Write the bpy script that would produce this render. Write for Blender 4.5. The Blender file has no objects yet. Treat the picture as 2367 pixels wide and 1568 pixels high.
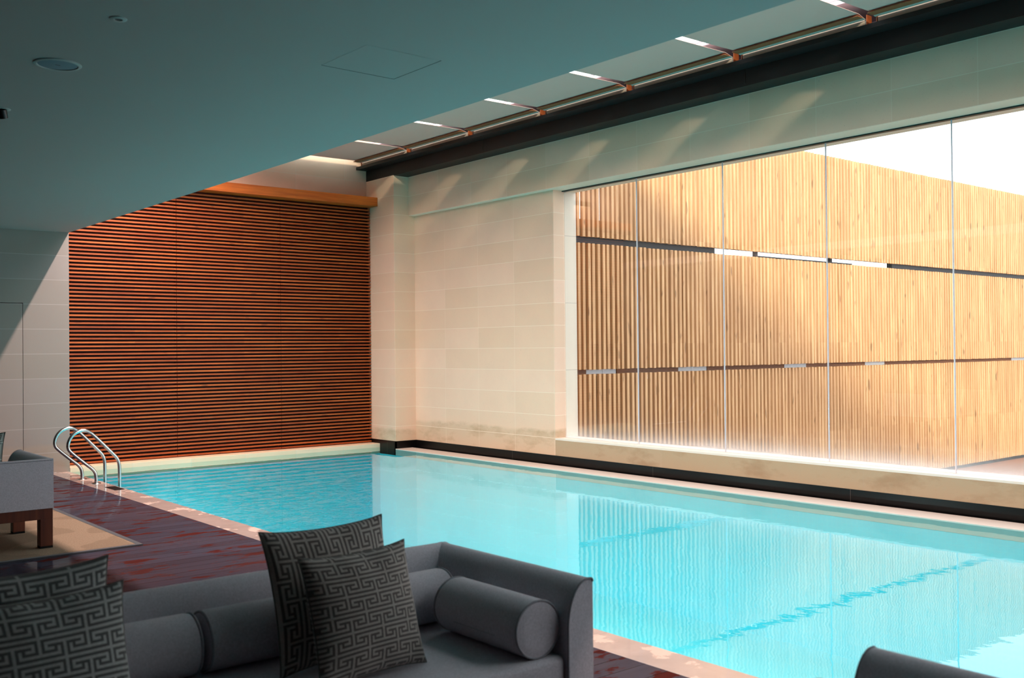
import bpy, bmesh, math, random
from mathutils import Vector, Matrix
random.seed(7)
SC = bpy.context.scene
COL = SC.collection
PI = math.pi

# ------------------------------------------------------------------ camera, sky, sun, exposure
cam_d = bpy.data.cameras.new('camera')
cam = bpy.data.objects.new('camera', cam_d)
COL.objects.link(cam)
cr, cu, cf = Vector((.7708, -.6370, -.0092)), Vector((.0010, -.0133, .9999)), Vector((.6370, .7708, .0096))
cam.matrix_world = Matrix(((cr.x, cu.x, -cf.x, 0), (cr.y, cu.y, -cf.y, 0), (cr.z, cu.z, -cf.z, 1.43), (0, 0, 0, 1)))
cam_d.sensor_fit = 'HORIZONTAL'
cam_d.sensor_width = 36
cam_d.lens = 35.317
cam_d.clip_start = .05
cam_d.clip_end = 400
cam_d.dof.use_dof = True
cam_d.dof.focus_distance = 11.5
cam_d.dof.aperture_fstop = 4.5
SC.camera = cam

world = bpy.data.worlds.new('sky')
SC.world = world
world.use_nodes = True
bg = world.node_tree.nodes['Background']
bg.inputs[0].default_value = (.93, .97, 1, 1)
bg.inputs[1].default_value = 3.0

sun_d = bpy.data.lights.new('sun', 'SUN')
sun_d.energy = 4
sun_d.color = (1, .87, .64)
sun_d.angle = math.radians(9)
sun = bpy.data.objects.new('sun', sun_d)
COL.objects.link(sun)
sun.rotation_euler = Vector((.87, .945, -.47)).to_track_quat('-Z', 'Y').to_euler()

SC.view_settings.view_transform = 'Standard'
SC.view_settings.look = 'None'
SC.view_settings.gamma = 1
SC.view_settings.use_curve_mapping = False
SC.view_settings.exposure = 0
ROOF_FILL = 58.                      # strength of the added fill strips under the roof, per metre
POOL_FILL = 15.                      # strength of each added underwater fill lamp
cy = SC.cycles
cy.use_denoising = True
cy.max_bounces = 14
cy.diffuse_bounces = 7
cy.glossy_bounces = 5
cy.transparent_max_bounces = 16
cy.sample_clamp_indirect = 6
cy.caustics_reflective = False
cy.caustics_refractive = False

# ------------------------------------------------------------------ helpers
def lin(r, g, b):
    f = lambda c: (c / 255) / 12.92 if c <= 10 else (((c / 255) + .055) / 1.055) ** 2.4
    return (f(r), f(g), f(b), 1)

class NT:
    def __init__(s, name):
        s.m = bpy.data.materials.new(name)
        s.m.use_nodes = True
        s.t = s.m.node_tree
        s.t.nodes.clear()
        s.out = s.t.nodes.new('ShaderNodeOutputMaterial')
    def n(s, kind, ins=None, **props):
        nd = s.t.nodes.new('ShaderNode' + kind)
        for k, v in props.items():
            setattr(nd, k, v)
        for k, v in (ins or {}).items():
            if isinstance(v, tuple) and len(v) == 2 and hasattr(v[0], 'outputs'):
                s.t.links.new(v[0].outputs[v[1]], nd.inputs[k])
            elif hasattr(v, 'outputs'):
                s.t.links.new(v.outputs[0], nd.inputs[k])
            else:
                nd.inputs[k].default_value = v
        return nd
    def mth(s, op, a, b=0., c=None, clamp=False):
        i = {0: a, 1: b}
        if c is not None:
            i[2] = c
        nd = s.n('Math', i, operation=op)
        nd.use_clamp = clamp
        return nd
    def mix(s, f, a, b, blend='MIX'):
        nd = s.n('Mix', data_type='RGBA', blend_type=blend)
        for k, v in ((0, f), (6, a), (7, b)):
            if hasattr(v, 'outputs'):
                o = v.outputs[2] if v.bl_idname == 'ShaderNodeMix' else v.outputs[0]
                s.t.links.new(o, nd.inputs[k])
            elif isinstance(v, tuple) and hasattr(v[0], 'outputs'):
                s.t.links.new(v[0].outputs[v[1]], nd.inputs[k])
            else:
                nd.inputs[k].default_value = v
        return nd
    def col(s, nd, sock):   # link a colour result
        o = nd.outputs[2] if nd.bl_idname == 'ShaderNodeMix' else nd.outputs[0]
        s.t.links.new(o, sock)
    def pos(s):
        p = s.n('TexCoord')
        x = s.n('SeparateXYZ')
        s.t.links.new(p.outputs['Object'], x.inputs[0])
        return (p, 'Object'), x
    def ramp(s, f, a, b):
        return s.n('MapRange', {0: f, 1: a, 2: b, 3: 0., 4: 1.})
    def noise(s, vec, scale, detail=3., rough=.5, stretch=None):
        if stretch:
            mp = s.n('Mapping')
            s.t.links.new(vec[0].outputs[vec[1]], mp.inputs[0])
            mp.inputs['Scale'].default_value = stretch
            vec = (mp, 0)
        return s.n('TexNoise', {'Vector': vec, 'Scale': scale, 'Detail': detail, 'Roughness': rough})
    def done(s, shader):
        s.t.links.new(shader.outputs[0], s.out.inputs[0])
        return s.m
    def princ(s, colour, rough=.5, spec=.5, metal=0., normal=None, sheen=0.):
        p = s.n('BsdfPrincipled')
        if hasattr(colour, 'outputs'):
            s.col(colour, p.inputs['Base Color'])
        else:
            p.inputs['Base Color'].default_value = colour
        for k, v in (('Roughness', rough), ('Specular IOR Level', spec), ('Metallic', metal), ('Sheen Weight', sheen)):
            if hasattr(v, 'outputs'):
                s.t.links.new(v.outputs[0], p.inputs[k])
            else:
                p.inputs[k].default_value = v
        if normal:
            s.t.links.new(normal.outputs[0], p.inputs['Normal'])
        return s.done(p)

def plain(name, rgb, rough=.5, spec=.5, metal=0.):
    return NT(name).princ(lin(*rgb), rough, spec, metal)

def stone(name, axis, u0, uw, z0, zh, rgb, grout=(214, 206, 194), low=None):
    s = NT(name)
    v, x = s.pos()
    if axis == 'n':
        us = s.mth('MULTIPLY', (x, 0), 0.)
    else:
        us = s.mth('DIVIDE', s.mth('SUBTRACT', (x, 0 if axis == 'x' else 1), u0), uw)
    zs = s.mth('DIVIDE', s.mth('SUBTRACT', (x, 2), z0), zh)
    cell = s.n('CombineXYZ', {0: s.mth('FLOOR', us), 1: s.mth('FLOOR', zs), 2: u0})
    wn = s.n('TexWhiteNoise', {'Vector': cell}, noise_dimensions='3D')
    base = lin(*rgb)
    dark = tuple(c * .92 for c in base[:2]) + (base[2] * .87, 1)
    c = s.mix(wn, base, dark)
    nz = s.ramp(s.noise(v, 3.0, 4.), .35, .75)
    c = s.mix(s.mth('MULTIPLY', nz, .30), c, tuple(q * .84 for q in base[:3]) + (1,))
    sp = s.ramp(s.noise(v, 75., 1.), .70, .80)
    c = s.mix(s.mth('MULTIPLY', sp, .35), c, tuple(q * .55 for q in base[:3]) + (1,))
    if low:
        st = s.noise(v, 2.2, 5., .6, (1, 1, 2.4))
        band = s.n('MapRange', {0: s.mth('ADD', (x, 2), s.mth('MULTIPLY', st, -.12)), 1: low[0], 2: low[0] - .05, 3: 0., 4: 1.})
        c = s.mix(s.mth('MULTIPLY', band, .5), c, lin(*low[1]))
        c = s.mix(s.mth('MULTIPLY', s.mth('MULTIPLY', band, s.ramp(st, .5, .68)), .55), c, lin(*low[2]))
    def line(q, h):
        f = s.mth('FRACT', q)
        e = s.mth('MINIMUM', f, s.mth('SUBTRACT', 1., f))
        return s.mth('LESS_THAN', s.mth('MULTIPLY', e, h), .0032)
    g = line(zs, zh)
    if axis != 'n':
        g = s.mth('MAXIMUM', g, s.mth('MULTIPLY', line(us, uw), .55))
    c = s.mix(s.mth('MULTIPLY', g, .8), c, lin(*grout))
    return s.princ(c, .62, .3)

def timber(name, axis, light, dark, pitch_axis=None, pitch=.1, off=0., rough=.5, knots=.0, spec=.4):
    s = NT(name)
    v, x = s.pos()
    st = {'x': (.5, 9, 9), 'y': (9, .5, 9), 'z': (9, 9, .5)}[axis]
    g = s.ramp(s.noise(v, 3.0, 5., .6, st), .3, .72)
    c = s.mix(g, lin(*light), lin(*dark))
    if pitch_axis is not None:
        idx = s.mth('FLOOR', s.mth('DIVIDE', s.mth('SUBTRACT', (x, pitch_axis), off), pitch))
        oth = s.mth('FLOOR', s.mth('MULTIPLY', (x, {'x': 0, 'y': 1, 'z': 2}[axis]), .673))
        wn = s.n('TexWhiteNoise', {'Vector': s.n('CombineXYZ', {0: idx, 1: oth})}, noise_dimensions='3D')
        c = s.mix(s.mth('MULTIPLY', wn, .55), c, lin(*dark))
    if knots:
        kn = s.noise(v, 5.5, 1., .5, {'x': (.8, 2.5, 2.5), 'y': (2.5, .8, 2.5), 'z': (2.5, 2.5, .6)}[axis])
        k = s.ramp(kn, .70, .76)
        c = s.mix(s.mth('MULTIPLY', k, knots), c, tuple(q * .3 for q in lin(*dark)[:3]) + (1,))
    return s.princ(c, rough, spec)

def fabric(name, rgb, weave=900., rough=.9):
    s = NT(name)
    v, x = s.pos()
    nz = s.noise(v, 160., 2.)
    b = lin(*rgb)
    c = s.mix(s.ramp(nz, .3, .7), b, tuple(q * .78 for q in b[:3]) + (1,))
    bp = s.n('Bump', {'Strength': .25, 'Distance': .002, 'Height': s.noise(v, 420., 2.)})
    return s.princ(c, rough, .2, 0., bp, .15)

class MB:
    """collects shapes, then links them as one mesh object"""
    def __init__(s):
        s.v, s.f, s.mi, s.sm = [], [], [], []
    def add(s, vs, fs, m=0, smooth=False):
        o = len(s.v)
        s.v += [tuple(p) for p in vs]
        for f in fs:
            s.f.append(tuple(i + o for i in f))
            s.mi.append(m)
            s.sm.append(smooth)
        return s
    def box(s, x0, x1, y0, y1, z0, z1, m=0):
        vs = [(x, y, z) for x in (x0, x1) for y in (y0, y1) for z in (z0, z1)]
        return s.add(vs, [(0, 1, 3, 2), (4, 6, 7, 5), (0, 4, 5, 1), (2, 3, 7, 6), (0, 2, 6, 4), (1, 5, 7, 3)], m)
    def prism(s, prof, axis, a, b, m=0, smooth=False):
        """prof: list of 2D points; axis 'x' -> (y,z), 'y' -> (x,z), 'z' -> (x,y)"""
        def P(p, t):
            return {'x': (t, p[0], p[1]), 'y': (p[0], t, p[1]), 'z': (p[0], p[1], t)}[axis]
        n = len(prof)
        s.add([P(p, a) for p in prof] + [P(p, b) for p in prof], [(i, (i + 1) % n, n + (i + 1) % n, n + i) for i in range(n)], m, smooth)
        s.add([P(p, a) for p in prof], [tuple(range(n))], m)
        return s.add([P(p, b) for p in prof], [tuple(reversed(range(n)))], m)
    def tube(s, pts, r, n=16, m=0, closed=False):
        pts = [Vector(p) for p in pts]
        N = len(pts)
        rings, up = [], None
        for i, p in enumerate(pts):
            if closed:
                t = (pts[(i + 1) % N] - pts[i - 1]).normalized()
            else:
                t = (pts[min(i + 1, N - 1)] - pts[max(i - 1, 0)]).normalized()
            if up is None:
                up = t.orthogonal().normalized()
            up = (up - t * up.dot(t)).normalized()
            q = t.cross(up)
            rr = r[i] if isinstance(r, (list, tuple)) else r
            rings.append([p + (up * math.cos(2 * PI * k / n) + q * math.sin(2 * PI * k / n)) * rr for k in range(n)])
        vs = [v for rg in rings for v in rg]
        fs = []
        for i in range(N if closed else N - 1):
            j = (i + 1) % N
            fs += [(i * n + k, i * n + (k + 1) % n, j * n + (k + 1) % n, j * n + k) for k in range(n)]
        s.add(vs, fs, m, True)
        if not closed:
            s.add(rings[0], [tuple(reversed(range(n)))], m)
            s.add(rings[-1], [tuple(range(n))], m)
        return s
    def lathe(s, prof, c, axis='z', n=40, m=0):
        """prof: (radius, height) pairs turned about an axis through c"""
        vs = []
        for r, h in prof:
            for k in range(n):
                a, b = r * math.cos(2 * PI * k / n), r * math.sin(2 * PI * k / n)
                vs.append({'z': (c[0] + a, c[1] + b, c[2] + h), 'x': (c[0] + h, c[1] + a, c[2] + b), 'y': (c[0] + a, c[1] + h, c[2] + b)}[axis])
        fs = [(i * n + k, i * n + (k + 1) % n, (i + 1) * n + (k + 1) % n, (i + 1) * n + k) for i in range(len(prof) - 1) for k in range(n)]
        return s.add(vs, fs, m, True)
    def build(s, name, mats, parent=None, bevel=0., seg=2, fix=True):
        me = bpy.data.meshes.new(name)
        me.from_pydata(s.v, [], s.f)
        me.polygons.foreach_set('material_index', s.mi)
        me.polygons.foreach_set('use_smooth', s.sm)
        for m in (mats if isinstance(mats, (list, tuple)) else [mats]):
            me.materials.append(m)
        if fix:
            b = bmesh.new()
            b.from_mesh(me)
            bmesh.ops.recalc_face_normals(b, faces=b.faces)
            b.to_mesh(me)
            b.free()
        if any(s.sm) and len(s.f) < 3000:
            me.set_sharp_from_angle(angle=math.radians(38))
        o = bpy.data.objects.new(name, me)
        COL.objects.link(o)
        if parent:
            o.parent = parent
        if bevel:
            bv = o.modifiers.new('edges', 'BEVEL')
            bv.width = bevel
            bv.segments = seg
            bv.limit_method = 'ANGLE'
        return o

def tag(o, label, cat, group=None, kind=None):
    o['label'] = label
    o['category'] = cat
    if group:
        o['group'] = group
    if kind:
        o['kind'] = kind
    return o
def struct(o, label=None, cat=None):
    o['kind'] = 'structure'
    if label:
        o['label'] = label
        o['category'] = cat
    return o
def thing(name, label, cat, loc=(0, 0, 0), rz=0., group=None):
    o = bpy.data.objects.new(name, None)
    COL.objects.link(o)
    o.location = loc
    o.rotation_euler = (0, 0, rz)
    o.empty_display_size = .1
    return tag(o, label, cat, group)
def copy_tree(o, parent=None):
    c = o.copy()
    COL.objects.link(c)
    if parent:
        c.parent = parent
    for ch in list(o.children):
        copy_tree(ch, c)
    return c

# ------------------------------------------------------------------ measured layout
W = -.012                       # water level
XC = 3.60                       # ceiling edge
XP = 7.97                       # pier face, steel web
XK = 8.326                      # recessed wall face
XL = 8.22                       # lintel face
XG = 8.50                       # window glass
XO = 8.707                      # outer wall face
YS = 12.733                     # left stone wall face, far pool edge
YB = 13.07                      # back wall
YP = 12.31                      # pier face towards the camera
YJ = 9.25                       # far window jamb
Y0 = -4.0                       # end of the room behind the camera
XW = -4.2                       # left side of the room
ZC = 2.88                       # ceiling
SILL = .316
YW = 9.25 - 10 * 1.2455         # near end of the window, behind the camera

# ------------------------------------------------------------------ materials
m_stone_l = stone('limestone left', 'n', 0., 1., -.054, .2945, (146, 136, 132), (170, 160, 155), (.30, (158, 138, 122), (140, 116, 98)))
m_stone_r = stone('limestone right', 'y', 12.321, .7655, .317, .28, (244, 208, 184), (250, 228, 208), (.36, (206, 178, 146), (180, 142, 106)))
m_stone_p = stone('limestone pier', 'n', 0., 1., .317, .28, (244, 208, 184), (250, 228, 208), (.22, (212, 184, 152), (190, 152, 116)))
m_stone_b = stone('limestone back', 'x', 3.6, .8, 3.97, .28, (236, 204, 182), (226, 212, 196))
m_coping = stone('coping stone', 'n', 0., 1., .5, 9., (214, 186, 168))
m_coping2 = stone('pale coping stone', 'x', 3.6, .75, 2., 9., (244, 212, 182))
m_jamb = stone('granite jamb', 'n', 0., 1., .317, .84, (226, 214, 200), (170, 160, 150))
m_ceiling = plain('ceiling paint', (172, 154, 150), .8, .2)
m_black = plain('black granite', (18, 17, 18), .35, .5)
m_steel_dark = plain('dark steel paint', (11, 11, 14), .55, .4)
m_chrome = plain('brushed stainless', (205, 205, 205), .22, .5, 1.)
m_white = plain('white enamel', (160, 160, 158), .5, .4)
m_grille = plain('speaker mesh', (116, 128, 138), .7, .3)
m_dark = plain('shadow gap', (14, 14, 14), .8, .2)
m_pool = None

s = NT('pool mosaic')
v, x = s.pos()
fx = lambda k: s.mth('LESS_THAN', s.mth('FRACT', s.mth('MULTIPLY', (x, k), 20.)), .06)
gm = s.mth('MAXIMUM', fx(0), s.mth('MAXIMUM', fx(1), fx(2)))
c = s.mix(s.ramp(s.noise(v, 1.3, 3.), .3, .7), lin(92, 226, 240), lin(110, 232, 245))
c = s.mix(s.mth('MULTIPLY', gm, .12), c, lin(200, 236, 236))
m_pool = s.princ(c, .6, .2)

s = NT('pool water')
v, x = s.pos()
n1 = s.noise(v, 1.0, 2., .5, (2.6, 2.2, 1))
n2 = s.noise(v, 1.0, 2., .5, (11, 8, 1))
hgt = s.mth('ADD', n1, s.mth('MULTIPLY', n2, .3))
bp = s.n('Bump', {'Strength': 1., 'Distance': .0011, 'Height': hgt})
fr = s.n('Fresnel', {'IOR': 1.34, 'Normal': bp})
tr = s.n('BsdfTransparent', {'Color': (.66, .97, .98, 1)})
gl = s.n('BsdfGlossy', {'Color': (1, 1, 1, 1), 'Roughness': .01, 'Normal': bp})
m_water = s.done(s.n('MixShader', {0: fr, 1: tr, 2: gl}))

s = NT('wet deck boards')
v, x = s.pos()
PB = .1357
yb = s.mth('DIVIDE', s.mth('SUBTRACT', (x, 1), 3.134), PB)
fb = s.mth('FRACT', yb)
e = s.mth('MULTIPLY', s.mth('MINIMUM', fb, s.mth('SUBTRACT', 1., fb)), PB)
seam = s.mth('LESS_THAN', e, .0025)
bid = s.n('TexWhiteNoise', {'Vector': s.n('CombineXYZ', {0: s.mth('FLOOR', yb)})}, noise_dimensions='3D')
dry = s.ramp(s.noise(v, 1.0, 6., .64, (2.8, 7.0, 1)), .545, .575)
grain = s.noise(v, 1.0, 4., .6, (2, 40, 4))
wetc = s.mix(grain, lin(71, 69, 83), lin(54, 53, 64))
dryc = s.mix(grain, lin(84, 30, 24), lin(62, 22, 18))
c = s.mix(dry, wetc, dryc)
c = s.mix(s.mth('MULTIPLY', bid, .35), c, lin(40, 26, 28))
c = s.mix(s.mth('MULTIPLY', seam, .8), c, lin(18, 12, 12))
film = s.ramp(s.noise(v, .9, 3.), .40, .62)
bp = s.n('Bump', {'Strength': .5, 'Distance': .0006, 'Height': s.noise(v, 1.0, 3., .5, (5, 22, 1))})
dif = s.n('BsdfDiffuse', {'Roughness': .3})
s.col(c, dif.inputs['Color'])
gls = s.n('BsdfGlossy', {'Color': (.92, .92, 1, 1), 'Roughness': s.mth('ADD', s.mth('MULTIPLY', dry, .25), .08), 'Normal': bp})
amt = s.mth('MULTIPLY', s.mth('SUBTRACT', 1., s.mth('MULTIPLY', dry, .85)), s.mth('SUBTRACT', .55, s.mth('MULTIPLY', film, .34)))
fre = s.n('Fresnel', {'IOR': 1.33, 'Normal': bp})
m_deck = s.done(s.n('MixShader', {0: s.mth('MULTIPLY', fre, amt), 1: dif, 2: gls}))

s = NT('wet coping')
v, x = s.pos()
dry = s.ramp(s.noise(v, 1.0, 5., .6, (3.2, 3.2, 1)), .56, .60)
c = s.mix(s.noise(v, 6., 4.), lin(184, 166, 160), lin(152, 136, 130))
c = s.mix(dry, c, lin(196, 170, 158))
f = s.mth('FRACT', s.mth('DIVIDE', (x, 1), 1.2))
c = s.mix(s.mth('MULTIPLY', s.mth('LESS_THAN', f, .003), .6), c, lin(120, 100, 92))
bp = s.n('Bump', {'Strength': .4, 'Distance': .001, 'Height': s.noise(v, 1.0, 2., .5, (16, 16, 1))})
m_coping_wet = s.princ(c, s.mth('ADD', s.mth('MULTIPLY', dry, .3), .06), .5, 0., bp)

m_slat = timber('oiled red timber', 'x', (204, 104, 42), (138, 54, 18), 2, .048, .046, .55, .5)
m_slat_back = timber('dark red backing board', 'x', (58, 18, 8), (34, 10, 6), None, .1, 0., .7)
m_pelmet = timber('orange pine', 'x', (210, 108, 38), (164, 70, 20), None, .1, 0., .5, .85)
m_screen = timber('weathered cedar', 'z', (222, 182, 136), (180, 134, 92), 0, .0905, 0., .65, .55)
m_screen_dark = timber('dark stained boards', 'x', (112, 74, 50), (80, 50, 34), 2, .14, 0., .75)
m_terrace = timber('terrace boards', 'x', (142, 96, 74), (112, 74, 56), 1, .14, 0., .55, .3)
m_leg = timber('mahogany', 'z', (104, 50, 28), (70, 28, 16), None, .1, 0., .42)
m_sofa = fabric('grey upholstery', (200, 192, 200))
m_pipe = fabric('grey piping', (150, 147, 154))
m_pil_d = fabric('dark taupe weave', (88, 80, 78))
m_pil_l = fabric('silver taupe weave', (164, 154, 148))
m_pil_p = fabric('taupe piping', (96, 92, 88))
m_pil2_d = fabric('dark moss weave', (74, 74, 74))
m_pil2_l = fabric('silver moss weave', (150, 150, 148))
m_rug_edge = fabric('charcoal rug binding', (66, 66, 72))
m_galv = plain('galvanised plate', (150, 152, 156), .5, .5, .3)
m_frame_grey = plain('skylight frame', (190, 186, 204), .6, .4)
m_bracket = plain('copper coloured bracket', (166, 86, 46), .5, .5)
m_tube = plain('roller tube', (190, 176, 164), .6, .4)
m_plaster = plain('white plaster', (226, 222, 226), .8, .2)
m_concrete = plain('outer wall', (150, 146, 140), .8, .2)
m_paint_in = plain('room paint', (74, 72, 70), .85, .2)

s = NT('blind cloth')
d = s.n('BsdfDiffuse', {'Color': lin(228, 188, 176)})
t = s.n('BsdfTranslucent', {'Color': lin(200, 198, 190)})
m_blind = s.done(s.n('MixShader', {0: .03, 1: d, 2: t}))

s = NT('woven rug')
v, x = s.pos()
c = s.mix(s.ramp(s.noise(v, 90., 3.), .3, .7), lin(150, 128, 108), lin(128, 106, 88))
stain = s.ramp(s.noise(v, 1.6, 2.), .53, .545)
c = s.mix(s.mth('MULTIPLY', stain, .35), c, lin(104, 84, 68))
bp = s.n('Bump', {'Strength': .5, 'Distance': .004, 'Height': s.noise(v, 200., 2.)})
m_rug = s.princ(c, .95, .1, 0., bp)

s = NT('window glass')
v, x = s.pos()
haze = s.mth('POWER', 2.718, s.mth('DIVIDE', s.mth('SUBTRACT', SILL + .01, (x, 2)), .075))
hz = s.mth('MULTIPLY', haze, s.mth('ADD', s.mth('MULTIPLY', s.noise(v, 1., 3., .5, (1, 1.6, 3)), .9), .3), None, True)
fc = s.n('LayerWeight', {'Blend': .5})
fr = s.mth('ADD', .035, s.mth('MULTIPLY', s.mth('POWER', (fc, 1), 5.), .9))
tr = s.n('BsdfTransparent', {'Color': (.985, .995, .99, 1)})
gl = s.n('BsdfGlossy', {'Color': (1, 1, 1, 1), 'Roughness': 0.})
clear = s.n('MixShader', {0: fr, 1: tr, 2: gl})
fog = s.n('MixShader', {0: .6, 1: s.n('BsdfDiffuse', {'Color': (.9, .9, .92, 1)}), 2: s.n('BsdfTranslucent', {'Color': (.9, .9, .92, 1)})})
m_glass = s.done(s.n('MixShader', {0: s.mth('MULTIPLY', hz, .45, None, True), 1: clear, 2: fog}))

s = NT('roof glass')
m_roofglass = s.done(s.n('MixShader', {0: .06, 1: s.n('BsdfTransparent', {'Color': (.95, .97, .96, 1)}), 2: s.n('BsdfGlossy', {'Roughness': 0.})}))

s = NT('black granite plinth')
v, x = s.pos()
f = s.mth('FRACT', s.mth('DIVIDE', s.mth('SUBTRACT', (x, 1), .28), 2.45))
jt = s.mth('LESS_THAN', f, .0016)
lime = s.ramp(s.noise(v, 1., 4., .7, (1, 9, .9)), .66, .75)
spot = s.ramp(s.noise(v, 1., 1., .5, (1, .7, .5)), .60, .66)
c = s.mix(s.mth('MULTIPLY', s.mth('MULTIPLY', lime, spot), .4), lin(10, 9, 10), lin(150, 146, 142))
c = s.mix(s.mth('MULTIPLY', jt, .5), c, lin(120, 112, 104))
m_plinth = s.princ(c, .3, .3)

# ------------------------------------------------------------------ the setting
struct(MB().box(XW, 3.355, Y0, YS, -.12, 0).build('floor', m_deck))
o = struct(MB().box(3.355, 3.585, Y0, YS, -.12, 0).build('trim_1', m_coping_wet, None, .004))
# pool shell
b = MB()
b.box(3.40, 8.10, Y0, YB, -1.5, -1.35).box(3.40, 3.585, Y0, YB, -1.35, -.121).box(XP, 8.32, Y0, YB, -1.35, -.101)
b.box(3.585, XP, YS, YB, -1.35, -.10).box(3.585, XP, Y0, Y0 + .2, -1.35, -.02)
struct(b.build('pool_basin', m_pool), 'turquoise mosaic pool shell under the water', 'pool')
# water
o = MB().add([(3.58, Y0 + .15, W), (XP + .001, Y0 + .15, W), (XP + .001, YS + .002, W), (3.58, YS + .002, W)], [(0, 1, 2, 3)]).build('pool_water', m_water, None, 0., 2, False)
tag(o, 'still turquoise water filling the indoor swimming pool', 'water', None, 'stuff')
# far coping under the slatted wall
struct(MB().box(3.602, 8.085, YS, YB - .002, -.10, .046).build('trim_2', m_coping2, None, .006))
# white overflow ledge, gutter and black plinth along the right wall
struct(MB().box(XP - .004, 8.262, Y0, YP - .001, -.10, -.005).build('trim_3', plain('pale overflow ledge', (222, 206, 196), .4, .4), None, .003))
b = MB().box(8.262, XK, Y0, YP, -.10, -.03).box(XK - .004, XK + .02, Y0, YP, -.03, .103)
b.box(XP - .003, XK, YP - .003, YP + .02, -.10, .103).box(XP - .003, XP + .02, YP - .003, YB, -.10, .103)
struct(b.build('baseboard_right', m_plinth))
# walls
b = MB().box(3.10, XC, YS, YB + .23, 0, ZC).box(XW, 2.10, YS, YB + .23, 0, ZC).box(2.10, 3.10, YS, YB + .23, 2.02, ZC)
b.box(2.10, 3.10, YS + .06, YB + .23, 0, 2.02)
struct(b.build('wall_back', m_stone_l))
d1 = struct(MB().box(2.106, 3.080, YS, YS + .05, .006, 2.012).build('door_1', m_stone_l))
b = MB().box(3.05, 3.10, YS + .001, YS + .06, 0, 2.02)
struct(MB().box(3.0855, 3.1005, YS, YS + .055, 0, 2.0205).build('trim_4', m_stone_l))
struct(MB().box(XC, XO, YB, YB + .23, -.10, 4.75).build('wall_far', m_stone_b))
b = MB().box(XK, XO, YJ, YP + .3, -.10, 3.45).box(XK, XO, Y0, YW, -.10, 3.45)
struct(b.build('wall_right', m_stone_r))
struct(MB().box(XK, XO, YW, YJ, -.10, SILL - .02).build('wall_sill', stone('limestone sill', 'y', 12.40, 2.45, -6., 9., (192, 168, 140), (182, 160, 136), (.50, (184, 156, 126), (158, 124, 92)))))
struct(MB().box(XL, XO, Y0, YP + .3, 3.395, 3.962).build('wall_lintel', m_stone_r), 'limestone lintel over the long window', 'lintel')
struct(MB().box(XP, XO, YP, YB, -.10, 3.97).build('wall_pier', m_stone_p, None, .004), 'limestone pier in the far corner of the pool', 'pier')
struct(MB().box(XW - .2, XW, Y0, YB, -.1, 4.2).build('wall_left', m_paint_in))
struct(MB().box(XW - .2, XO + .3, Y0 - .2, Y0, -1.4, 4.75).build('wall_front', m_paint_in))
struct(MB().box(XW - .2, XC, Y0, YB + .2, ZC, ZC + .12).build('ceiling', m_ceiling))
# skylight well: upstand raised against the sun, roof over the steel beam, sun-blocking slab, parapet
struct(MB().box(XC - .15, XC - .001, Y0, YB, ZC + .12, 5.5).build('wall_skylight', plain('dark upstand', (62, 60, 58), .8, .2)))  # raised above the roof to keep direct sun off the glazing
b = MB().box(7.69, XO, Y0, YB, 4.37, 4.385).box(XC, 7.69, 1.0, 3.25, 4.40, 4.44).box(XO - .36, XO, Y0, YB, 3.962, 4.56)  # middle box: unseen slab added to stop a sun patch on the lintel
struct(b.build('wall_parapet', m_frame_grey))
# window: sill, jamb lining, glass channel, panes, joints
w1 = struct(MB().box(XK, XO, YW, YJ, SILL - .02, SILL).build('window_1', plain('pale window sill', (236, 226, 214), .5, .4)))
for k in range(10):
    yb_, ya_ = YJ - 1.2455 * k, YJ - 1.2455 * (k + 1)
    MB().box(XG - .006, XG + .006, ya_ + .0045, yb_ - .0045, SILL, 3.385).build('glass_pane', m_glass, w1)
    if k:
        MB().box(XG - .006, XG + .006, yb_ - .0045, yb_ + .0045, SILL, 3.392).build('glass_joint', plain('silicone joint %d' % k, (232, 230, 238), .5, .4) if k == 1 else bpy.data.materials['silicone joint 1'], w1)
MB().box(XG - .03, XG + .02, YW, YJ, 3.382, 3.3955).build('glass_channel', plain('dark glass channel', (30, 48, 46), .5, .4), w1)
MB().box(XG + .012, XO + .001, YJ - .002, YJ + .03, SILL, 3.395).build('jamb_lining', m_jamb, w1)
# skylight glazing
w2 = struct(MB().box(7.69, 7.71, Y0, YB, 4.385, 4.390).build('window_2', m_frame_grey))
MB().box(XC, 7.70, 3.25, YB, 4.390, 4.396).box(XC, 7.70, Y0, 1.0, 4.390, 4.396).build('glass_pane', m_roofglass, w2)
MB().box(7.585, 7.595, Y0, YB, 4.372, 4.390).build('glazing_bar', m_frame_grey, w2)

# ------------------------------------------------------------------ steel beam along the top of the right wall
b = MB().box(7.797, 8.30, Y0 + .01, YB - .002, 4.129, 4.171).box(XP, XP + .025, Y0 + .01, YB - .002, 3.9705, 4.129)
b.box(XP, XL + .08, Y0 + .01, YP - .001, 3.9625, 3.9705)
sb = b.build('steel_beam', m_steel_dark)
tag(sb, 'long black steel channel beam running above the window lintel', 'beam')
for yy in (10.2, 6.05, 1.9):
    MB().box(XP - .003, XP, yy - .004, yy + .004, 3.985, 4.128).build('splice_joint', m_black, sb)

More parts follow.
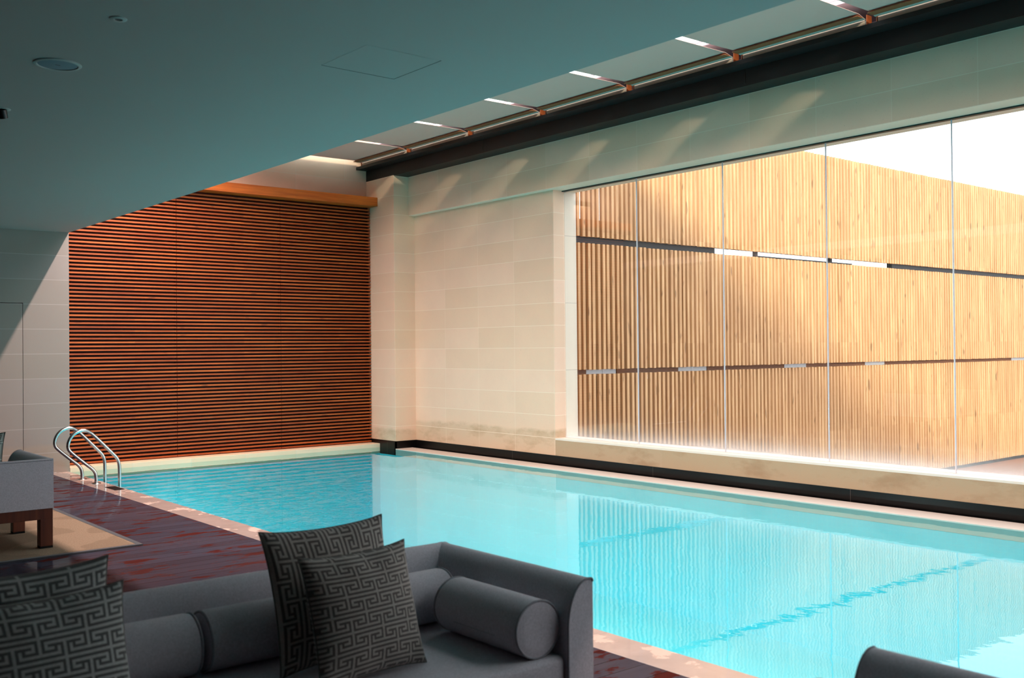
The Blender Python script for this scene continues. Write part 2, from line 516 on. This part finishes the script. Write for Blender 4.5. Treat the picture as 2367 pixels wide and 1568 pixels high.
# ------------------------------------------------------------------ slatted timber wall at the far end
sw = thing('slatted_wall_cladding', 'red-brown horizontal timber slats covering the far end wall of the pool', 'wall cladding', (5.75, 12.98, .046))
edges = (3.603, 5.003, 6.490, 7.962)
for k in range(3):
    b = MB()
    xa, xb = edges[k] + (.003 if k else 0), edges[k + 1] - (.003 if k < 2 else 0)
    b.box(xa, xb, 13.022, YB - .003, .048, 3.62, 1)
    z = .056
    while z < 3.52:
        j = random.uniform(-.002, .002)
        b.box(xa, xb + (random.uniform(-.004, .002) if k == 2 else 0), 12.952 + j, 13.023, z, z + .021)
        z += .048
    o = b.build('slat_panel', [m_slat, m_slat_back], sw)
    o.location = (-5.75, -12.98, -.046)
pm = MB().box(3.605, XP - .002, 12.745, 13.0, 3.562, 3.692).build('timber_pelmet', m_pelmet, None, .003)
tag(pm, 'orange pine beam capping the top of the slatted wall', 'beam')

# ------------------------------------------------------------------ roller blinds under the skylight
ys = [12.965, 11.69, 10.27, 8.86, 7.45, 6.03, 4.62, 3.21, 1.80, .39]
names = ['nearest the slatted end wall', 'second from the slatted end wall', 'third from the slatted end wall', 'fourth from the slatted end wall',
         'fifth from the slatted end wall', 'sixth from the slatted end wall', 'nearest the camera']
for i in range(7):
    ya, yb_ = ys[i + 1] + .045, ys[i] - (.0 if i == 0 else .045)
    rb = thing('roller_blind', 'grey cloth roller blind under the skylight, ' + names[i], 'blind', (7.86, (ya + yb_) / 2, 4.2), 0., 'roller blinds below the skylight')
    L = (yb_ - ya) / 2
    b = MB()
    nx = 24
    vs = []
    for k in range(nx + 1):
        xx = -2.4 + (2.4 - .06) * k / nx
        zz = .05 - .010 * (1 - ((xx + 1.2) / 1.2) ** 2)
        if k == nx:
            xx, zz = -.045, .02
        vs += [(xx, -L, zz), (xx, L, zz), (xx, -L, zz + .003), (xx, L, zz + .003)]
    fs = []
    for k in range(nx):
        q = 4 * k
        fs += [(q, q + 4, q + 5, q + 1), (q + 2, q + 3, q + 7, q + 6), (q, q + 2, q + 6, q + 4), (q + 1, q + 5, q + 7, q + 3)]
    b.add(vs, fs + [(0, 1, 3, 2)], 0, False)
    b.build('cloth', m_blind, rb)
    MB().box(-.17, -.085, -L, L, .024, .031).build('batten', plain('umber batten', (150, 94, 62), .6, .3) if i == 0 else bpy.data.materials['umber batten'], rb)
    MB().lathe([(0, -L + .02), (.038, -L + .02), (.038, L - .02), (0, L - .02)], (0, 0, 0), 'y', 20).build('roller_tube', m_tube, rb)
    for q in (-1, 1):
        y_ = q * (L + (.01 if q < 0 else -.012))
        br = MB().box(-.045, .03, y_ - .004, y_ + .004, -.03, .06).box(-.045, .03, y_ - .012, y_ + .012, -.03, -.026).build('bracket', m_bracket, rb)
        MB().lathe([(0, 0), (.030, 0), (.030, .012), (0, .012)], (0, y_ - q * .02 - .006, 0), 'y', 18).build('end_cap', m_white, br)

# ------------------------------------------------------------------ ceiling fittings
def ceil_disc(name, label, cat, x_, y_, r):
    return thing(name, label, cat, (x_, y_, ZC))
sp = thing('ceiling_speaker', 'large round recessed white ceiling speaker with blue-grey mesh', 'speaker', (1.456, 5.322, ZC))
R = .112
MB().lathe([(R, 0), (R, -.004), (R - .006, -.007), (R - .016, -.007), (R - .018, -.003), (R - .018, 0)], (0, 0, 0), 'z', 56).build('rim', m_white, sp)
MB().lathe([(0, -.005), (R - .03, -.005), (R - .0185, -.003), (R - .0185, -.001)], (0, 0, 0), 'z', 56).build('grille', m_grille, sp)
MB().box(-.012, .012, -.0018, .0018, -.0062, -.0045).build('badge', m_black, sp)
dl = thing('downlight', 'small round recessed downlight in the ceiling, unlit', 'ceiling light', (1.463, 4.436, ZC))
R = .037
MB().lathe([(R, 0), (R, -.003), (R - .003, -.005), (.018, -.005), (.0165, -.002), (.0165, -.0005)], (0, 0, 0), 'z', 40).build('trim_ring', m_white, dl)
MB().lathe([(0, -.001), (.0165, -.001)], (0, 0, 0), 'z', 30).build('lamp', m_black, dl)
sl = thing('directional_spotlight', 'small dark adjustable spotlight in the ceiling at the left edge', 'ceiling light', (1.462, 6.50, ZC))
MB().lathe([(.05, 0), (.05, -.003), (.046, -.005), (.03, -.005), (.03, -.001)], (0, 0, 0), 'z', 40).build('trim_ring', m_white, sl)
b = MB().lathe([(0, .0), (.026, 0), (.027, .05), (.012, .058), (0, .058)], (0, 0, -.055), 'z', 26)
b.build('lamp_head', m_black, sl).rotation_euler = (.35, -.3, 0)
hp = thing('access_panel', 'square flush access panel in the ceiling with a thin dark gap', 'hatch', (2.722, 4.312, ZC))
MB().box(-.2155, .2155, -.2155, .2155, -.0007, -.0004).build('panel', m_ceiling, hp)
b = MB().box(-.2175, .2175, .2155, .2185, -.0014, .002).box(.2155, .2185, -.2175, .2175, -.0014, .002)
b.build('shadow_gap', m_dark, hp)

# ------------------------------------------------------------------ pool ladder
ld = thing('pool_ladder', 'stainless steel pool ladder with two looped handrails on the pool edge', 'ladder', (3.485, 11.61, 0))
key = [(0, -.02), (0, .075), (-.012, .125), (-.05, .172), (-.11, .22), (-.272, .366), (-.29, .40), (-.2915, .45), (-.272, .505), (-.235, .552), (-.18, .582), (-.12, .587),
       (-.075, .568), (-.03, .535), (.19, .300), (.222, .262), (.243, .212), (.25, .15), (.25, -.05), (.25, -.95)]
def smooth(pts, it=2):
    for _ in range(it):
        out = [pts[0]]
        for a, c in zip(pts[:-1], pts[1:]):
            out += [(a[0] * .75 + c[0] * .25, a[1] * .75 + c[1] * .25), (a[0] * .25 + c[0] * .75, a[1] * .25 + c[1] * .75)]
        pts = out + [pts[-1]]
    return pts
kp = smooth(key, 2)
for q in (-1, 1):
    MB().tube([(p[0], q * .25, p[1]) for p in kp], .0185, 16).build('handrail', m_chrome, ld)
    MB().lathe([(.019, 0.012), (.045, .008), (.052, 0), (.052, 0)], (0, q * .25, .0005), 'z', 30).build('flange', m_chrome, ld)
for zt in (-.30, -.55, -.80):
    MB().box(.20, .30, -.24, .24, zt, zt + .025).build('tread', m_chrome, ld)
gr = thing('dark_inset', 'dark rectangular plate on the coping beside the ladder', 'inset', (3.508, 10.82, 0))  # flat dark rectangle lying on the coping
MB().box(-.055, .055, -.17, .17, -.004, .0012).build('dark_plate', plain('black rubber', (18, 10, 10), .6, .1), gr)

# ------------------------------------------------------------------ sofas
SL, SD, SZ0, SZ1, SEAT = 2.10, .87, .300, .660, .415    # length, depth, underside, top, seat height
AT = .115                                               # arm and back thickness
def curve_prof(sgn):
    """section of an arm: t across (0 = outer face), z up"""
    pts = [(0, SZ0), (0, SZ1 - .012), (.004, SZ1 - .003), (.012, SZ1)]
    for k in range(0, 25):
        a = PI / 2 * k / 24
        pts.append((.022 + (AT - .022) * math.sin(a), .50 + (SZ1 - .50) * math.cos(a)))
    pts.append((AT, SZ0))
    return pts
def make_sofa(label, cx, cy, rz):
    """local frame: back towards +y, front towards -y, base at z = 0"""
    t = thing('sofa', label, 'sofa', (cx, cy, 0), rz, 'low grey sofas on the deck')
    hx, hy = SL / 2, SD / 2
    pr = curve_prof(1)
    bk = MB().prism([(hy - a, z) for a, z in pr], 'x', -hx + .001, hx - .001, 0, True).build('back', m_sofa, t)
    MB().tube([(-hx + .004, hy - .002, SZ1 - .012), (hx - .004, hy - .002, SZ1 - .012)], .0035, 8).build('piping', m_pipe, bk)
    for q in (-1, 1):
        ar = MB().prism([(q * (hx - a), z) for a, z in pr], 'y', -hy, hy - .006, 0, True).build('arm', m_sofa, t)
        ring = [(q * (hx - a), -hy - .001, z) for a, z in pr[1:]]
        MB().tube(ring, .0035, 8).build('piping', m_pipe, ar)
    MB().box(-hx + AT - .004, hx - AT + .004, -hy + .012, hy - AT + .004, SZ0, SEAT).build('seat', m_sofa, t, .025, 4)
    b = MB()
    for (xa, xb, ya, yb2) in ((-hx + .005, hx - .005, hy - .092, hy - .006), (-hx + .005, hx - .005, -hy + .006, -hy + .092),
                              (-hx + .005, -hx + .092, -hy + .09, hy - .09), (hx - .092, hx - .005, -hy + .09, hy - .09)):
        b.box(xa, xb, ya, yb2, .222, SZ0)
    b.build('base_rail', m_leg, t, .003)
    for qx in (-1, 1):
        for qy in (-1, 1):
            x0_, y0_ = qx * (hx - .0485), qy * (hy - .049)
            lg = MB().box(x0_ - .0435, x0_ + .0435, y0_ - .043, y0_ + .043, .026, .2225).build('leg', m_leg, t, .003)
            MB().box(x0_ - .0425, x0_ + .0425, y0_ - .042, y0_ + .042, .012, .0265).build('foot_pad', m_dark, lg)
    return t
CX = 2.392 - SL / 2
SF = dict(cx=CX, cy=2.475 + SD / 2)
make_sofa('grey sofa in the foreground with bolsters and patterned pillows, facing away from the pool end', CX, 2.475 + SD / 2, 0.).location.z = -.012
make_sofa('grey sofa end cut off at the bottom right corner of the view', CX, 1.42 - SD / 2, PI).location.z = -.012
make_sofa('grey sofa on the rug at the left, seen from behind', 2.09 - SL / 2, 7.79 + SD / 2, PI)

def cushion_roll(name, label, group, cx, cy, cz, L, axis):
    r = .097
    t = thing(name, label, 'bolster', (cx, cy, cz), 0., group)
    e = .024
    pf = [(0, -L / 2 + .002), (r * .6, -L / 2), (r - e, -L / 2 + .001), (r - .004, -L / 2 + .005), (r, -L / 2 + e)]
    pf = pf + [(rr, -h) for rr, h in reversed(pf)]
    MB().lathe(pf, (0, 0, 0), axis, 48).build('cover', m_sofa, t)
    for q in (-1, 1):
        pts = []
        for k in range(48):
            a, c2 = (r - .003) * math.cos(2 * PI * k / 48), (r - .003) * math.sin(2 * PI * k / 48)
            h = q * (L / 2 - .006)
            pts.append((h, a, c2) if axis == 'x' else (a, h, c2))
        MB().tube(pts, .0042, 8, 0, True).build('piping', m_pipe, t)
    if axis == 'y':
        a = math.radians(196)
        pp = [(r * math.cos(a) * 1.001, -L / 2 + .12 + (L - .24) * k / 10, r * math.sin(a) * 1.001) for k in range(11)]
        MB().tube(pp, .0013, 6).build('zip', m_pipe, t)
    return t
ZB = SEAT - .012 + .0975
cushion_roll('back_roll', 'long grey roll cushion along the foreground sofa back, the right one of the pair', 'roll cushions along the sofa back', 1.757, 3.128, ZB, .96, 'x')
cushion_roll('back_roll', 'long grey roll cushion along the foreground sofa back, left one behind the pillows', 'roll cushions along the sofa back', .762, 3.128, ZB, .985, 'x')
cushion_roll('arm_bolster', 'grey cylindrical bolster lying along the right arm of the foreground sofa', 'bolsters beside the sofa arms', 2.179, 2.745, ZB + .001, .47, 'y')
cushion_roll('arm_bolster', 'grey bolster beside the sofa arm at the bottom right corner', 'bolsters beside the sofa arms', 2.179, 1.22, ZB, .50, 'y')

# ------------------------------------------------------------------ pillows with a woven key pattern
def key_cell():
    Wd, Hh = 16, 8
    g = set()
    def seg(xa, ya, xb, yb2):
        for xx in range(min(xa, xb), max(xa, xb) + 1):
            for yy in range(min(ya, yb2), max(ya, yb2) + 1):
                g.add((xx % Wd, yy))
    for xx in range(Wd):
        g.add((xx, 0))
    seg(0, 8, 0, 2)
    seg(8, 0, 8, 6)
    for q in (1, -1):
        seg(8, 6, 8 - q * 6, 6); seg(8 - q * 6, 6, 8 - q * 6, 4); seg(8 - q * 6, 4, 8 - q * 4, 4)
        seg(0, 2, q * 6, 2); seg(q * 6, 2, q * 6, 4)
    return g
KEY = key_cell()
def key_on(i, j):
    row = j // 8
    ii = i + (8 if row % 2 else 0)
    return (ii % 16, j % 8) in KEY
def make_pillow(label, bl, br, up, size, thick, mats, turn=False, group='key patterned pillows', off=(0, 0), name='pillow'):
    """bl, br: lower corners on the seat; up: direction of the height; size = height"""
    bl, br, up = Vector(bl), Vector(br), Vector(up).normalized()
    ux = (br - bl)
    wid = ux.length
    ux.normalize()
    up = (up - ux * up.dot(ux)).normalized()
    nrm = ux.cross(up)
    c = (bl + br) / 2 + up * size / 2
    t = thing(name, label, 'pillow', (0, 0, 0), 0., group)
    t.matrix_world = Matrix(((ux.x, up.x, nrm.x, c.x), (ux.y, up.y, nrm.y, c.y), (ux.z, up.z, nrm.z, c.z), (0, 0, 0, 1)))
    N = 56
    b = MB()
    def P(i, j, sd):
        u, v2 = 2 * i / N - 1, 2 * j / N - 1
        q = (max(0., 1 - u * u) ** .45) * (max(0., 1 - v2 * v2) ** .45)
        fold = .10 * math.sin(9 * u + 3 * v2 + sd) * (abs(v2) ** 3) + .08 * math.sin(8 * v2 + 2 * u) * abs(u) ** 3
        h = thick / 2 * q * (1 + fold)
        px_ = wid / 2 * u * (1 - .065 * (1 - v2 * v2) + .02 * abs(v2) ** 6)
        py_ = size / 2 * v2 * (1 - .065 * (1 - u * u) + .02 * abs(u) ** 6)
        return (px_, py_, sd * h)
    for sd in (1, -1):
        vs = [P(i, j, sd) for j in range(N + 1) for i in range(N + 1)]
        fs, ms = [], []
        base = len(b.v)
        b.v += vs
        for j in range(N):
            for i in range(N):
                q = base + j * (N + 1) + i
                b.f.append((q, q + 1, q + N + 2, q + N + 1) if sd > 0 else (q, q + N + 1, q + N + 2, q + 1))
                k = key_on(j + off[0], i + off[1]) if turn else key_on(i + off[0], j + off[1])
                b.mi.append(1 if k else 0)
                b.sm.append(True)
    b.build('cover', mats, t, 0., 2, False)
    rim = []
    for (ia, ja, ib, jb) in ((0, 0, N, 0), (N, 0, N, N), (N, N, 0, N), (0, N, 0, 0)):
        for k in range(N):
            rim.append(P(ia + (ib - ia) * k // N, ja + (jb - ja) * k // N, 1))
    MB().tube(rim, .0028, 6, 0, True).build('piping', m_pil_p, t)
    return t
pa = [m_pil_d, m_pil_l]
pb = [m_pil2_d, m_pil2_l]
zs_ = SEAT - .012
make_pillow('dark key-pattern pillow, the front one of the pair beside the right bolster', (1.465, 2.68, zs_ + .008), (1.872, 2.725, zs_ + .008), (.052, .11, .36), .395, .15, pa, False, off=(3, 4))
make_pillow('grey key-pattern pillow standing behind the front pillow, its tall corner against the water', (1.44, 2.885, zs_ + .008), (1.915, 2.92, zs_ + .008), (-.04, .12, .42), .45, .125, pa, True, off=(5, 0))
make_pillow('key-pattern pillow in the lower left corner, the nearer one of the left pair', (.48, 2.60, zs_ + .008), (.925, 2.64, zs_ + .008), (.04, .12, .36), .42, .15, pb, False, off=(0, 6))
make_pillow('key-pattern pillow at the left edge, behind the nearer left pillow', (.47, 2.80, zs_ + .008), (.93, 2.84, zs_ + .008), (.02, .08, .42), .45, .13, pb, False, off=(6, 2))
make_pillow('pale grey-green ribbed pillow standing on the far sofa at the left edge', (1.42, 8.22, .42), (1.80, 8.02, .42), (.02, .06, .42), .43, .12, [fabric('sage weave', (120, 126, 122)), fabric('pale sage weave', (176, 180, 174))], True, off=(2, 0))

# ------------------------------------------------------------------ rug under the far sofa
rg_ = thing('rug', 'tan woven rug with charcoal binding under the sofa at the left', 'rug', (0, 8.6, 0))
MB().box(-1.2, 2.585, -1.085, 1.60, .0005, .0115).build('pile', m_rug, rg_)
b = MB().box(-1.24, 2.625, -1.125, -1.085, .0005, .0125).box(-1.24, 2.625, 1.60, 1.64, .0005, .0125).box(2.585, 2.625, -1.085, 1.60, .0005, .0125).box(-1.24, -1.2, -1.085, 1.60, .0005, .0125)
b.build('binding', m_rug_edge, rg_)

# ------------------------------------------------------------------ outdoors
struct(MB().box(XO + .001, 34, Y0, 9.60, -1.15, -.985).build('ground', m_terrace), 'terrace boards outside below the window', 'terrace')
struct(MB().box(XO + .01, 60, 9.60, 60, -1.4, -1.1).build('ground_garden', plain('garden earth', (112, 116, 84), .9, .2)), 'garden ground beyond the screen', 'ground')
sc_ = thing('slatted_screen', 'tall screen of upright cedar slats standing outside the window', 'screen', (20, 9.6, -.985))
rows = ((-.93, 1.085), (1.14, 2.82), (2.90, 4.62))
P_ = .0905
for (za, zb_) in rows:
    b = MB()
    xx = XO + .06
    while xx < 33.5:
        j = random.uniform(-.006, .006)
        w_ = .046 + random.uniform(-.003, .003)
        b.box(xx + j, xx + j + w_, 9.57 + random.uniform(-.002, .003), 9.62, za + random.uniform(0, .006), zb_ - random.uniform(0, .006))
        xx += P_
    o = b.build('slat_row', m_screen, sc_)
    o.location = (-20, -9.6, .985)
def sbox(name, m, *a):
    o = MB().box(*a).build(name, m, sc_)
    o.location = (-20, -9.6, .985)
    return o
sbox('base_rail', m_steel_dark, XO + .02, 33.6, 9.575, 9.64, -.985, -.925)
sbox('top_rail', m_steel_dark, XO + .02, 11.9, 9.625, 9.665, 2.80, 2.915)
sbox('top_rail', m_steel_dark, 16.9, 33.5, 9.625, 9.665, 2.80, 2.915)
sbox('top_rail', m_steel_dark, 12.9, 15.6, 9.625, 9.640, 2.80, 2.845)
sbox('rear_rail', m_steel_dark, 11.9, 17.0, 9.78, 9.82, 2.93, 3.04)  # added behind the slats to keep sky out of the water reflection
for k, xx in enumerate((9.3, 10.15, 11.05, 12.95, 15.0, 16.9, 18.8, 20.7, 22.6)):
    sbox('post', m_steel_dark, xx, xx + .06, 9.67, 9.73, -.985, 4.5)
for xa, xb in ((9.22, 9.52), (9.52, 9.78), (11.05, 11.33), (11.33, 11.68), (13.6, 14.2), (15.96, 16.6), (21.6, 22.6)):
    sbox('joint_plate', m_galv, xa, xb - .004, 9.622, 9.630, 1.06, 1.165)
for xa, xb in ((8.78, 9.22), (9.80, 11.05), (11.7, 13.6), (14.2, 15.96), (16.6, 21.6), (22.6, 33.4)):
    sbox('middle_rail', m_screen_dark, xa, xb, 9.625, 9.665, 1.06, 1.165)
f1 = MB().box(XO + .03, 10.6, 10.2, 10.28, -1.1, 3.24).build('reflection_boards', m_screen_dark)  # dark boards stand in for the slatted wall's reflection in the glass
tag(f1, 'dark boards behind the left end of the slatted screen, imitating a window reflection', 'fence')
f2 = MB().box(9.9, 11.6, 11.6, 11.8, -1.1, 2.6).build('garden_wall', m_plaster)
tag(f2, 'white plaster wall seen through gaps in the screen slats', 'wall')
sh = thing('hedge', 'green hedge glimpsed through the gaps of the slatted screen', 'hedge', (14, 11.4, -1.1))
b = MB()
rnd = random.Random(3)
for k in range(2600):
    cx_, cy_, cz_ = rnd.uniform(-2.2, 8), rnd.gauss(0, .22), rnd.uniform(.02, 1.9) 
    a, l = rnd.uniform(0, 2 * PI), rnd.uniform(.05, .10)
    d_ = Vector((math.cos(a), math.sin(a), rnd.uniform(-.4, .8))).normalized() * l
    n_ = d_.cross(Vector((rnd.uniform(-1, 1), rnd.uniform(-1, 1), 1))).normalized() * l * .35
    p_ = Vector((cx_, cy_, cz_))
    b.add([p_, p_ + d_ * .5 + n_, p_ + d_, p_ + d_ * .5 - n_], [(0, 1, 2, 3)])
b.build('foliage', plain('hedge leaf', (120, 140, 50), .6, .3), sh, 0., 2, False)

# ------------------------------------------------------------------ warm fill strips added under the roof glazing, unseen above the ceiling edge
MB().box(4.31, 4.35, Y0, YB, 4.352, 4.390).build('glazing_bar', m_frame_grey, w2)  # unseen bar added to carry the fill strips
for k, (ya, yb_) in enumerate(((8.9, 12.95), (4.75, 8.8), (.6, 4.65))):
    L = yb_ - ya
    t = thing('fill_strip', 'long warm linear light fixed under the roof glazing, above the ceiling edge', 'light', (4.33, (ya + yb_) / 2, 4.352), 0., 'fill strips added under the roof glazing')
    hb = MB().box(-.04, .04, -L / 2, L / 2, -.02, 0).box(-.04, -.034, -L / 2, L / 2, -.035, -.02).box(.034, .04, -L / 2, L / 2, -.035, -.02)
    hb.build('housing', m_dark, t)
    ad = bpy.data.lights.new('lamp', 'AREA')
    ad.shape = 'RECTANGLE'
    ad.size, ad.size_y = .05, L - .04
    ad.energy = ROOF_FILL * L
    ad.color = (1, .79, .71)
    ao = bpy.data.objects.new('lamp', ad)
    COL.objects.link(ao)
    ao.parent = t
    ao.location = (0, 0, -.024)

# ------------------------------------------------------------------ unseen fill lamps added in the near pool wall to brighten the water
for k, y_ in enumerate((1.4, 4.2, 6.9, 9.5, 12.0)):
    t = thing('underwater_fill', 'round unseen fill lamp added in the near side of the pool', 'light', (3.586, y_, -.62), 0., 'added underwater fill lamps')
    MB().lathe([(.13, 0), (.13, .012), (.115, .018), (.105, .012), (.105, .004)], (0, 0, 0), 'x', 36).build('rim', m_chrome, t)
    ad = bpy.data.lights.new('lamp', 'AREA')
    ad.shape = 'DISK'
    ad.size = .2
    ad.energy = POOL_FILL * (.55, .8, 1., 1.1, 1.1)[k]
    ad.color = (1, 1, .97)
    ad.spread = math.radians(115)
    ao = bpy.data.objects.new('lamp', ad)
    COL.objects.link(ao)
    ao.parent = t
    ao.location = (.02, 0, 0)
    ao.rotation_euler = Vector((1, 0, -.38)).to_track_quat('-Z', 'Y').to_euler()

# ------------------------------------------------------------------ unseen fill lamp added for the warm glow on the far wall, above the pelmet
t = thing('wall_fill', 'small warm fill lamp added on the far stone wall, behind the ceiling edge', 'light', (4.75, YB, 4.0))
MB().box(-.35, .35, -.07, 0, 0, .05).box(-.35, .35, -.075, -.07, -.035, .05).box(.35, .356, -.075, 0, -.06, .05).build('housing', m_dark, t)
ad = bpy.data.lights.new('lamp', 'AREA')
ad.shape = 'RECTANGLE'
ad.size, ad.size_y = .64, .05
ad.energy = 9
ad.color = (1, .74, .48)
ao = bpy.data.objects.new('lamp', ad)
COL.objects.link(ao)
ao.parent = t
ao.location = (0, -.035, -.005)
